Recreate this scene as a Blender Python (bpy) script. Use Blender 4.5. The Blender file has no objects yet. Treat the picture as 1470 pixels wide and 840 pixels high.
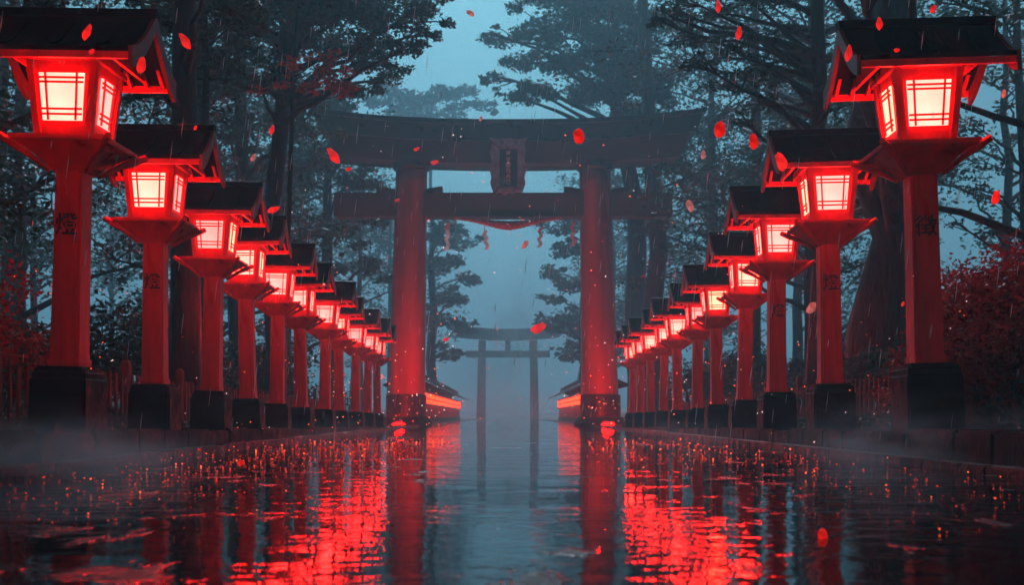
import bpy, bmesh, math, random
import numpy as np
from mathutils import Vector, Matrix

R = math.radians
rnd = random.Random(7)
nr = np.random.default_rng(11)
scene = bpy.context.scene
COL = scene.collection

F, VX, VY, EYE = 1600.0, 727.0, 597.0, 0.32


def P(px, py, d):
    """world point seen at photo pixel (px, py) at distance d along the path"""
    return Vector(((px - VX) / F * d, d, EYE + (VY - py) / F * d))


# ------------------------------------------------------------------ materials
def principled(name, base, rough=0.5, **kw):
    m = bpy.data.materials.new(name)
    m.use_nodes = True
    b = m.node_tree.nodes['Principled BSDF']
    b.inputs['Base Color'].default_value = (*base, 1)
    b.inputs['Roughness'].default_value = rough
    for k, v in kw.items():
        b.inputs[k.replace('_', ' ')].default_value = v
    return m, m.node_tree, b


def noisy(name, c1, c2, scale, rough=(0.4, 0.6), bump=0.0, bscale=None, stretch=(1, 1, 1), detail=5, bdist=0.02, **kw):
    """two-tone noise colour, noise roughness and bump, in object coordinates"""
    m, nt, b = principled(name, c1, rough[0], **kw)
    N, L = nt.nodes, nt.links
    tc = N.new('ShaderNodeTexCoord')
    mp = N.new('ShaderNodeMapping')
    mp.inputs['Scale'].default_value = stretch
    L.new(tc.outputs['Object'], mp.inputs['Vector'])
    no = N.new('ShaderNodeTexNoise')
    no.inputs['Scale'].default_value = scale
    no.inputs['Detail'].default_value = detail
    L.new(mp.outputs['Vector'], no.inputs['Vector'])
    cr = N.new('ShaderNodeValToRGB')
    cr.color_ramp.elements[0].position = 0.35
    cr.color_ramp.elements[1].position = 0.68
    cr.color_ramp.elements[0].color = (*c1, 1)
    cr.color_ramp.elements[1].color = (*c2, 1)
    L.new(no.outputs['Fac'], cr.inputs['Fac'])
    L.new(cr.outputs['Color'], b.inputs['Base Color'])
    mr = N.new('ShaderNodeMapRange')
    mr.inputs['From Min'].default_value = 0.3
    mr.inputs['From Max'].default_value = 0.7
    mr.inputs['To Min'].default_value = rough[0]
    mr.inputs['To Max'].default_value = rough[1]
    L.new(no.outputs['Fac'], mr.inputs['Value'])
    L.new(mr.outputs['Result'], b.inputs['Roughness'])
    if bump:
        n2 = N.new('ShaderNodeTexNoise')
        n2.inputs['Scale'].default_value = bscale or scale * 4
        n2.inputs['Detail'].default_value = 4
        L.new(mp.outputs['Vector'], n2.inputs['Vector'])
        bp = N.new('ShaderNodeBump')
        bp.inputs['Strength'].default_value = bump
        bp.inputs['Distance'].default_value = bdist
        L.new(n2.outputs['Fac'], bp.inputs['Height'])
        L.new(bp.outputs['Normal'], b.inputs['Normal'])
    return m


def emitter(name, col, strength):
    m, nt, b = principled(name, (0.0, 0.0, 0.0), 0.6)
    b.inputs['Base Color'].default_value = (*[min(1, c) * 0.6 for c in col], 1)
    b.inputs['Emission Color'].default_value = (*col, 1)
    b.inputs['Emission Strength'].default_value = strength
    return m


M = {}
M['lacquer'] = noisy('vermilion_lacquer', (0.44, 0.007, 0.005), (0.84, 0.014, 0.008), 7, (0.24, 0.55), 0.3, 30, (1, 1, 0.12))
M['gate_lacquer'] = noisy('weathered_vermilion', (0.17, 0.012, 0.010), (0.44, 0.020, 0.013), 1.8, (0.26, 0.5), 0.2, 7, (1, 1, 0.12))
M['beam_wood'] = noisy('dark_beam_wood', (0.050, 0.022, 0.024), (0.085, 0.028, 0.028), 1.5, (0.35, 0.6), 0.2, 8, (0.15, 1, 1))
M['dark_lacquer'] = noisy('darkened_red_board', (0.10, 0.012, 0.010), (0.17, 0.016, 0.012), 6, (0.3, 0.5), 0.15, 28)
M['copper_roof'] = noisy('dark_copper_sheet', (0.010, 0.024, 0.030), (0.026, 0.050, 0.058), 2.5, (0.22, 0.5), 0.1, 12)
M['roof'] = noisy('wet_dark_shingle', (0.004, 0.008, 0.010), (0.012, 0.024, 0.026), 9, (0.35, 0.7), 0.35, 30, (1, 0.35, 0.35), Specular_IOR_Level=0.06)
M['stone'] = noisy('wet_dark_stone', (0.007, 0.008, 0.009), (0.016, 0.018, 0.018), 7, (0.35, 0.75), 0.5, 24, Specular_IOR_Level=0.12)
M['kerb'] = noisy('wet_kerb_stone', (0.008, 0.009, 0.010), (0.018, 0.019, 0.020), 5, (0.15, 0.6), 0.4, 30, Specular_IOR_Level=0.25)
M['black'] = noisy('black_painted_sleeve', (0.010, 0.010, 0.011), (0.022, 0.022, 0.024), 5, (0.3, 0.5), 0.2, 20)
M['ink'] = principled('black_ink', (0.006, 0.005, 0.006), 0.5)[0]
M['bark'] = noisy('wet_bark', (0.006, 0.008, 0.009), (0.019, 0.021, 0.022), 5, (0.45, 0.8), 0.9, 14, (1, 1, 0.22), bdist=0.05)
M['soil'] = noisy('mossy_soil', (0.006, 0.009, 0.008), (0.016, 0.020, 0.016), 1.4, (0.55, 0.9), 0.8, 18, bdist=0.06)
M['fence'] = noisy('weathered_fence_wood', (0.060, 0.028, 0.022), (0.13, 0.05, 0.036), 6, (0.45, 0.7), 0.3, 20, (1, 1, 0.2))
M['wall'] = noisy('red_plank_wall', (0.30, 0.022, 0.014), (0.42, 0.03, 0.018), 3, (0.35, 0.6), 0.2, 12, (1, 1, 0.3))
M['rope'] = noisy('straw_rope', (0.22, 0.11, 0.08), (0.40, 0.23, 0.17), 14, (0.7, 0.9), 0.6, 40)
M['paper'] = principled('white_paper', (0.82, 0.74, 0.70), 0.7)[0]
M['plaque'] = principled('plaque_panel', (0.008, 0.011, 0.014), 0.35)[0]
M['plaque_frame'] = noisy('plaque_frame_wood', (0.18, 0.23, 0.26), (0.38, 0.46, 0.50), 8, (0.3, 0.6), 0.4, 30)
M['gold'] = principled('faded_gilt', (0.85, 0.62, 0.60), 0.45)[0]


def leaf_mat(name, c1, c2, rough=(0.4, 0.65), trans=0.25):
    m = noisy(name, c1, c2, 0.9, rough)
    b = m.node_tree.nodes['Principled BSDF']
    b.inputs['Transmission Weight'].default_value = 0
    b.inputs['Subsurface Weight'].default_value = 0
    return m


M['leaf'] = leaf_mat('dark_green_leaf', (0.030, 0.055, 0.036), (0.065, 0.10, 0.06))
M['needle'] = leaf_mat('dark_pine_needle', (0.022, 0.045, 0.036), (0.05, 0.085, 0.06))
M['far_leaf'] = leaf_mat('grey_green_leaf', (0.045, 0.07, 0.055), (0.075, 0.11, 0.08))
M['red_leaf'] = leaf_mat('red_maple_leaf', (0.62, 0.026, 0.024), (0.88, 0.07, 0.05))
M['shrub_red'] = leaf_mat('dark_red_leaf', (0.20, 0.012, 0.014), (0.42, 0.03, 0.026))
M['pane'] = emitter('lit_paper_pane', (1.0, 0.0180, 0.0152), 60.0)
M['eave_lamp'] = emitter('orange_eave_lamp', (1.0, 0.030, 0.006), 8.0)
M['ground_lamp'] = emitter('red_ground_lamp', (1.0, 0.00006, 0.00004), 950.0)
M['glow_petal'] = emitter('glowing_petal', (1.0, 0.014, 0.010), 1.0)  # drifting petals, their brightness put in as emission
M['glow_petal_pale'] = emitter('pale_glowing_petal', (0.75, 0.20, 0.17), 0.8)  # paler petals, with the same added glow
M['spark'] = emitter('orange_spark_glint', (1.0, 0.10, 0.03), 3.0)  # drifting sparks, also the painted orange glints on the wet path
M['drop_glint'] = emitter('white_drop_glint', (1.0, 0.72, 0.66), 1.6)  # raindrops catching light, painted as emission
M['wet_glint'] = emitter('red_wet_glint', (1.0, 0.04, 0.02), 1.0)  # red glints of the wet ground, painted as emission
M['wet_glint_dim'] = emitter('dim_red_wet_glint', (1.0, 0.03, 0.02), .30)  # fainter painted glints of the wet ground
M['drop'] = principled('water_drop', (0.02, 0.024, 0.028), 0.03, IOR=1.6)[0]
M['rain'] = principled('rain_drop', (0.80, 0.86, 0.88), 0.15)[0]

for key in ('glow_petal', 'glow_petal_pale', 'spark', 'drop_glint', 'wet_glint', 'wet_glint_dim'):
    M[key].cycles.emission_sampling = 'NONE'      # far too small to be worth aiming light samples at

# red leaves pass light: a translucent share
for key in ('red_leaf', 'shrub_red', 'leaf', 'needle', 'far_leaf', 'paper', 'rain'):
    nt = M[key].node_tree
    b = nt.nodes['Principled BSDF']
    out = nt.nodes['Material Output']
    tr = nt.nodes.new('ShaderNodeBsdfTranslucent')
    if b.inputs['Base Color'].links:
        nt.links.new(b.inputs['Base Color'].links[0].from_socket, tr.inputs['Color'])
    else:
        tr.inputs['Color'].default_value = b.inputs['Base Color'].default_value
    mx = nt.nodes.new('ShaderNodeMixShader')
    mx.inputs[0].default_value = 0.7 if key == 'paper' else 0.4
    nt.links.new(b.outputs[0], mx.inputs[1])
    nt.links.new(tr.outputs[0], mx.inputs[2])
    nt.links.new(mx.outputs[0], out.inputs['Surface'])


# pane: slightly uneven paper
def tune_pane():
    nt = M['pane'].node_tree
    N, L = nt.nodes, nt.links
    b = N['Principled BSDF']
    tc = N.new('ShaderNodeTexCoord')
    no = N.new('ShaderNodeTexNoise')
    no.inputs['Scale'].default_value = 5
    L.new(tc.outputs['Object'], no.inputs['Vector'])
    mr = N.new('ShaderNodeMapRange')
    mr.inputs['To Min'].default_value = 42
    mr.inputs['To Max'].default_value = 84
    L.new(no.outputs['Fac'], mr.inputs['Value'])
    oi = N.new('ShaderNodeObjectInfo')          # every pane a little different
    vr = N.new('ShaderNodeMapRange')
    vr.inputs['To Min'].default_value = 0.5
    vr.inputs['To Max'].default_value = 1.2
    L.new(oi.outputs['Random'], vr.inputs['Value'])
    mu = N.new('ShaderNodeMath')
    mu.operation = 'MULTIPLY'
    L.new(mr.outputs['Result'], mu.inputs[0])
    L.new(vr.outputs['Result'], mu.inputs[1])
    L.new(mu.outputs[0], b.inputs['Emission Strength'])
    pw = N.new('ShaderNodeMath')
    pw.operation = 'POWER'
    pw.inputs[1].default_value = 2.5
    L.new(oi.outputs['Random'], pw.inputs[0])
    mc = N.new('ShaderNodeMix')
    mc.data_type = 'RGBA'
    L.new(pw.outputs[0], mc.inputs[0])
    mc.inputs[6].default_value = (1.0, 0.0175, 0.0150, 1)
    mc.inputs[7].default_value = (1.0, 0.0165, 0.0090, 1)
    L.new(mc.outputs[2], b.inputs['Emission Color'])


tune_pane()


def tune_petal_glow(key, lo, hi):  # uneven emission painted over the drifting petals
    nt = M[key].node_tree
    N, L = nt.nodes, nt.links
    b = N['Principled BSDF']
    tc = N.new('ShaderNodeTexCoord')
    no = N.new('ShaderNodeTexNoise')
    no.inputs['Scale'].default_value = 2.2
    no.inputs['Detail'].default_value = 4
    L.new(tc.outputs['Object'], no.inputs['Vector'])
    mr = N.new('ShaderNodeMapRange')
    mr.inputs['From Min'].default_value = .35
    mr.inputs['From Max'].default_value = .65
    mr.inputs['To Min'].default_value = lo
    mr.inputs['To Max'].default_value = hi
    L.new(no.outputs['Fac'], mr.inputs['Value'])
    L.new(mr.outputs['Result'], b.inputs['Emission Strength'])


tune_petal_glow('glow_petal', .25, 1.15)
tune_petal_glow('glow_petal_pale', .2, .8)


def path_material():
    """flooded stone path: thin rippled water over flagstones, rougher wet stone where the film breaks"""
    m, nt, b = principled('wet_path', (0.012, 0.014, 0.016), 0.06)
    N, L = nt.nodes, nt.links
    tc = N.new('ShaderNodeTexCoord')

    def mapping(s):
        mp = N.new('ShaderNodeMapping')
        mp.inputs['Scale'].default_value = s
        if s[0] != s[1]:
            mp.inputs['Rotation'].default_value = (0.3, 0.2, 0.62)     # keeps the noise lattice from lining up with the path
        L.new(tc.outputs['Object'], mp.inputs['Vector'])
        return mp.outputs['Vector']

    def noise(vec, scale, detail=3, rough=0.5):
        n = N.new('ShaderNodeTexNoise')
        n.inputs['Scale'].default_value = scale
        n.inputs['Detail'].default_value = detail
        n.inputs['Roughness'].default_value = rough
        n.inputs['Distortion'].default_value = 0.5
        L.new(vec, n.inputs['Vector'])
        return n.outputs['Fac']

    def rng(v, a, b_, c, d):
        r = N.new('ShaderNodeMapRange')
        for k, x in zip(('From Min', 'From Max', 'To Min', 'To Max'), (a, b_, c, d)):
            r.inputs[k].default_value = x
        L.new(v, r.inputs['Value'])
        return r.outputs['Result']

    def math_(op, a, b_):
        n = N.new('ShaderNodeMath')
        n.operation = op
        for i, x in enumerate((a, b_)):
            if isinstance(x, (int, float)):
                n.inputs[i].default_value = x
            else:
                L.new(x, n.inputs[i])
        return n.outputs[0]

    patch = noise(mapping((2.6, 1.9, 1)), 1.0, 5, 0.65)
    puddle = rng(patch, 0.33, 0.39, 0, 1)      # 1 = standing water
    swell = noise(mapping((1.1, 1.6, 1)), 1.0, 1, 0.5)
    rip1 = noise(mapping((5.5, 9.0, 1)), 1.0, 2, 0.5)
    rip2 = noise(mapping((20.0, 30.0, 1)), 1.0, 2, 0.5)
    calm = noise(mapping((0.5, 0.9, 1)), 1.0, 2, 0.5)
    grain = noise(mapping((1, 1, 1)), 38, 2, 0.6)
    dry = math_('SUBTRACT', 1.0, puddle)
    amp = rng(calm, 0.35, 0.65, 0.3, 1.3)
    bk = N.new('ShaderNodeTexBrick')
    L.new(mapping((1, 1, 1)), bk.inputs['Vector'])
    for k_, v_ in (('Scale', 1.0), ('Mortar Size', 0.012), ('Mortar Smooth', 0.3), ('Brick Width', 0.62), ('Row Height', 0.41)):
        bk.inputs[k_].default_value = v_
    joint = bk.outputs['Fac']
    h = math_('ADD', math_('MULTIPLY', rip1, 0.40), math_('MULTIPLY', rip2, 0.10))
    h = math_('ADD', math_('MULTIPLY', h, amp), math_('MULTIPLY', swell, 0.9))
    vor = N.new('ShaderNodeTexVoronoi')           # rings where rain drops hit
    vor.inputs['Scale'].default_value = 3.2
    L.new(mapping((1, 1, 1)), vor.inputs['Vector'])
    dist = vor.outputs['Distance']
    ring = math_('MULTIPLY', math_('SINE', math_('MULTIPLY', dist, 75.0), 0.0), rng(dist, 0.0, 0.26, 1.0, 0.0))
    h = math_('ADD', h, math_('MULTIPLY', ring, 0.05))
    h = math_('ADD', h, math_('MULTIPLY', math_('MULTIPLY', grain, dry), 0.55))
    h = math_('SUBTRACT', h, math_('MULTIPLY', math_('MULTIPLY', joint, dry), 0.5))
    bp = N.new('ShaderNodeBump')
    bp.inputs['Strength'].default_value = 1.0
    bp.inputs['Distance'].default_value = 0.0085
    L.new(h, bp.inputs['Height'])
    L.new(bp.outputs['Normal'], b.inputs['Normal'])
    L.new(rng(puddle, 0, 1, 0.42, 0.012), b.inputs['Roughness'])
    L.new(rng(puddle, 0, 1, 0.06, 0.5), b.inputs['Specular IOR Level'])
    cr = N.new('ShaderNodeValToRGB')
    cr.color_ramp.elements[0].color = (0.022, 0.024, 0.026, 1)
    cr.color_ramp.elements[1].color = (0.006, 0.008, 0.010, 1)
    L.new(puddle, cr.inputs['Fac'])
    L.new(cr.outputs['Color'], b.inputs['Base Color'])
    b.inputs['IOR'].default_value = 1.33
    return m


M['path'] = path_material()


# ------------------------------------------------------------------ mesh helpers
class MB:
    def __init__(self):
        self.v, self.f = [], []

    def add(self, vs, fs):
        o = len(self.v)
        self.v += [tuple(p) for p in vs]
        self.f += [tuple(i + o for i in f) for f in fs]
        return self

    def box(self, x0, x1, y0, y1, z0, z1):
        vs = [(x0, y0, z0), (x1, y0, z0), (x1, y1, z0), (x0, y1, z0), (x0, y0, z1), (x1, y0, z1), (x1, y1, z1), (x0, y1, z1)]
        return self.add(vs, [(0, 3, 2, 1), (4, 5, 6, 7), (0, 1, 5, 4), (1, 2, 6, 5), (2, 3, 7, 6), (3, 0, 4, 7)])

    def rings(self, rings, cap=True):
        """loft closed rings of equal length"""
        n = len(rings[0])
        vs = [p for r in rings for p in r]
        fs = []
        for k in range(len(rings) - 1):
            for i in range(n):
                j = (i + 1) % n
                fs.append((k * n + i, k * n + j, (k + 1) * n + j, (k + 1) * n + i))
        if cap:
            fs.append(tuple(reversed(range(n))))
            fs.append(tuple((len(rings) - 1) * n + i for i in range(n)))
        return self.add(vs, fs)

    def frustum(self, levels, cx=0, cy=0):
        """square levels [(half_x, half_y, z), ...]"""
        return self.rings([[(cx - a, cy - b, z), (cx + a, cy - b, z), (cx + a, cy + b, z), (cx - a, cy + b, z)] for a, b, z in levels])

    def lathe(self, prof, n=24, cx=0, cy=0):
        return self.rings([[(cx + r * math.cos(2 * math.pi * i / n), cy + r * math.sin(2 * math.pi * i / n), z) for i in range(n)] for r, z in prof])

    def tube(self, pts, radii, n=8):
        pts = [Vector(p) for p in pts]
        rings = []
        side = None
        for k, p in enumerate(pts):
            t = (pts[min(k + 1, len(pts) - 1)] - pts[max(k - 1, 0)]).normalized()
            if side is None:
                side = t.orthogonal().normalized()
            side = (side - t * side.dot(t))
            side = side.normalized() if side.length > 1e-6 else t.orthogonal().normalized()
            up = t.cross(side)
            r = radii[k] if isinstance(radii, (list, tuple)) else radii
            rings.append([p + (side * math.cos(2 * math.pi * i / n) + up * math.sin(2 * math.pi * i / n)) * r for i in range(n)])
        return self.rings(rings)

    def bar(self, a, b, w, h, up=(0, 0, 1)):
        a, b = Vector(a), Vector(b)
        t = (b - a).normalized()
        s = t.cross(Vector(up)).normalized()
        u = s.cross(t)
        r = lambda p: [p - s * w / 2 - u * h / 2, p + s * w / 2 - u * h / 2, p + s * w / 2 + u * h / 2, p - s * w / 2 + u * h / 2]
        return self.rings([r(a), r(b)])

    def prism(self, outline, y0, y1):
        """outline [(x, z)] extruded along y"""
        return self.rings([[(x, y0, z) for x, z in outline], [(x, y1, z) for x, z in outline]])

    def prism_x(self, outline, x0, x1):
        return self.rings([[(x0, y, z) for y, z in outline], [(x1, y, z) for y, z in outline]])

    def build(self, name, mat, parent=None, bevel=0.0, smooth=False, link=True):
        me = bpy.data.meshes.new(name)
        me.from_pydata(self.v, [], self.f)
        bm = bmesh.new()
        bm.from_mesh(me)
        bmesh.ops.recalc_face_normals(bm, faces=bm.faces)
        if bevel:
            es = [e for e in bm.edges if len(e.link_faces) == 2 and e.calc_face_angle(0) > 0.6]
            bmesh.ops.bevel(bm, geom=es, offset=bevel, segments=2, affect='EDGES', clamp_overlap=True)
        bm.to_mesh(me)
        bm.free()
        if smooth:
            me.polygons.foreach_set('use_smooth', [True] * len(me.polygons))
        me.materials.append(mat)
        o = bpy.data.objects.new(name, me)
        COL.objects.link(o)
        o.parent = parent
        return o


def tag(o, label=None, cat=None, group=None, kind=None):
    for k, v in (('label', label), ('category', cat), ('group', group), ('kind', kind)):
        if v:
            o[k] = v
    return o


def empty(name, loc, rz=0.0):
    o = bpy.data.objects.new(name, None)
    COL.objects.link(o)
    o.location = loc
    o.rotation_euler = (0, 0, rz)
    o.empty_display_size = 0.2
    return o


def copy_tree(o, parent=None):
    c = o.copy()
    COL.objects.link(c)
    c.parent = parent
    for ch in list(o.children):
        copy_tree(ch, c)
    return c


# ------------------------------------------------------------------ camera, world, sun
cam = bpy.data.cameras.new('camera')
co = bpy.data.objects.new('camera', cam)
COL.objects.link(co)
co.location = (0, 0, EYE)
co.rotation_euler = (R(90), 0, 0)
cam.sensor_width = 36
cam.lens = 36 * F / 1470
cam.shift_x = (735 - VX) / 1470
cam.shift_y = (VY - 420) / 1470
cam.clip_start = 0.05
cam.clip_end = 5000
scene.camera = co
cam.dof.use_dof = True
cam.dof.focus_distance = 9.0
cam.dof.aperture_fstop = 4.0

SUN_EL, SUN_AZ = 36.0, -2.0        # low pale light behind the gate, through cloud
w = bpy.data.worlds.new('World')
scene.world = w
w.use_nodes = True
nt = w.node_tree
bg = nt.nodes['Background']
sky = nt.nodes.new('ShaderNodeTexSky')
sky.sky_type = 'NISHITA'
sky.sun_disc = False
sky.sun_elevation = R(SUN_EL)
sky.sun_rotation = R(SUN_AZ)
sky.air_density = 1.6
sky.dust_density = 2.0
sky.ozone_density = 3.0
hs = nt.nodes.new('ShaderNodeHueSaturation')
hs.inputs['Saturation'].default_value = 0.35
nt.links.new(sky.outputs[0], hs.inputs['Color'])
mx = nt.nodes.new('ShaderNodeMix')
mx.data_type = 'RGBA'
mx.blend_type = 'MULTIPLY'
mx.inputs[0].default_value = 1.0
nt.links.new(hs.outputs[0], mx.inputs[6])
mx.inputs[7].default_value = (0.36, 0.93, 1.17, 1)
nt.links.new(mx.outputs[2], bg.inputs['Color'])
bg.inputs['Strength'].default_value = 0.060

sl = bpy.data.lights.new('sun', 'SUN')
sl.energy = 3.1
sl.angle = R(12)
sl.color = (0.72, 0.86, 1.0)
so = bpy.data.objects.new('sun', sl)
COL.objects.link(so)
d = Vector((math.sin(R(SUN_AZ)) * math.cos(R(SUN_EL)), math.cos(R(SUN_AZ)) * math.cos(R(SUN_EL)), math.sin(R(SUN_EL))))
so.rotation_euler = d.to_track_quat('Z', 'Y').to_euler()

scene.view_settings.view_transform = 'Standard'
scene.view_settings.look = 'None'
scene.view_settings.exposure = -0.22
scene.view_settings.gamma = 1
scene.render.engine = 'CYCLES'
scene.cycles.use_denoising = True
scene.cycles.use_adaptive_sampling = True
scene.cycles.adaptive_threshold = 0.05
scene.cycles.adaptive_min_samples = 16
scene.cycles.max_bounces = 4
scene.cycles.diffuse_bounces = 2
scene.cycles.glossy_bounces = 3
scene.cycles.transmission_bounces = 2
scene.cycles.transparent_max_bounces = 6
scene.cycles.volume_bounces = 0
scene.cycles.sample_clamp_indirect = 6
scene.cycles.caustics_reflective = False
scene.cycles.caustics_refractive = False

# ------------------------------------------------------------------ setting
PATH_HALF = 2.62


def ledge_z(y):
    """height of the stone ledge along the lantern rows: it sinks a little towards the gate"""
    t = min(1, max(0, (y - 6.0) / 20.0))
    return 0.23 - 0.17 * t


def build_path():
    mb = MB()
    ys = [-4, 0, 5, 10, 20, 40, 80, 130, 580]
    for a, b in zip(ys[:-1], ys[1:]):
        mb.add([(-PATH_HALF, a, 0), (PATH_HALF, a, 0), (PATH_HALF, b, 0), (-PATH_HALF, b, 0)], [(0, 1, 2, 3)])
    o = mb.build('path', M['path'])
    tag(o, kind='structure')


build_path()


def build_ground():
    xs = sorted(set([0.0] + [s * v for s in (-1, 1) for v in (2.68, 2.79, 3.2, 3.6, 4.2, 5, 6, 7.5, 9, 11, 14, 18, 24, 34, 60, 120, 290)]))
    ys = [-14, -8, -4] + [i * 1.5 for i in range(-1, 30)] + [46 + 4 * i for i in range(24)] + [160, 220, 320, 580]
    g = MB()
    W = len(xs)
    for y in ys:
        for x in xs:
            a = abs(x)
            z = -0.06
            if a > 2.8:
                z = ledge_z(y) - 0.012
                t = max(0, a - 5.0)
                z += 0.10 * t * (1 if a < 24 else 0.6) * (1.0 if a < 60 else 0.35)
                z = min(z, 4.5)
                if a > 3.5:
                    z += rnd.uniform(-0.05, 0.05) * min(1, (a - 3) / 3)
            g.v.append((x, y, z))
    for j in range(len(ys) - 1):
        for i in range(W - 1):
            g.f.append((j * W + i, j * W + i + 1, (j + 1) * W + i + 1, (j + 1) * W + i))
    o = g.build('ground', M['soil'], smooth=True)
    tag(o, kind='structure')


build_ground()


def build_edges():
    for s in (-1, 1):
        # kerb: row of stones in one strip
        k = MB()
        y = -4.0
        while y < 150:
            ln = rnd.uniform(0.8, 1.25) if y < 45 else 6
            a, b = sorted((s * PATH_HALF, s * (PATH_HALF + 0.14)))
            zt = 0.045 + rnd.uniform(-0.004, 0.004)
            k.box(a, b, y, y + ln - 0.008, -0.05, zt)
            y += ln
        o = k.build('kerb', M['kerb'], bevel=0.008)
        tag(o, kind='structure')
        # low ledge of wet stones carrying the lanterns
        l = MB()
        y = -4.0
        while y < 34:
            ln = rnd.uniform(0.5, 0.95)
            x0, x1 = PATH_HALF + 0.15, PATH_HALF + 0.15 + rnd.uniform(0.56, 0.6)
            a, b = sorted((s * x0, s * x1))
            za, zb = ledge_z(y), ledge_z(y + ln)
            j = rnd.uniform(-0.015, 0.015)
            vs = [(a, y, -0.05), (b, y, -0.05), (b, y + ln - 0.01, -0.05), (a, y + ln - 0.01, -0.05),
                  (a, y, za + j), (b, y, za + j), (b, y + ln - 0.01, zb + j), (a, y + ln - 0.01, zb + j)]
            l.add(vs, [(0, 3, 2, 1), (4, 5, 6, 7), (0, 1, 5, 4), (1, 2, 6, 5), (2, 3, 7, 6), (3, 0, 4, 7)])
            y += ln
        o = l.build('ledge', M['stone'], bevel=0.018)
        tag(o, kind='structure')


build_edges()


# ------------------------------------------------------------------ lantern
BASE_H = 0.55      # stone base height in lantern units (its top is the datum of the posts)


def text_mesh(s, size, mat, name, parent, loc, rx=90):
    cu = bpy.data.curves.new(name, 'FONT')
    cu.body = s
    cu.size = size
    cu.extrude = 0.0012
    cu.offset = size * 0.012
    cu.align_x = 'CENTER'
    cu.align_y = 'CENTER'
    t = bpy.data.objects.new(name, cu)
    COL.objects.link(t)
    bpy.context.view_layer.update()
    dg = bpy.context.evaluated_depsgraph_get()
    me = bpy.data.meshes.new_from_object(t.evaluated_get(dg))
    bpy.data.objects.remove(t)
    bpy.data.curves.remove(cu)
    me.materials.clear()
    me.materials.append(mat)
    o = bpy.data.objects.new(name, me)
    COL.objects.link(o)
    o.parent = parent
    o.location = loc
    o.rotation_euler = (R(rx), 0, 0)
    return o


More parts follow.
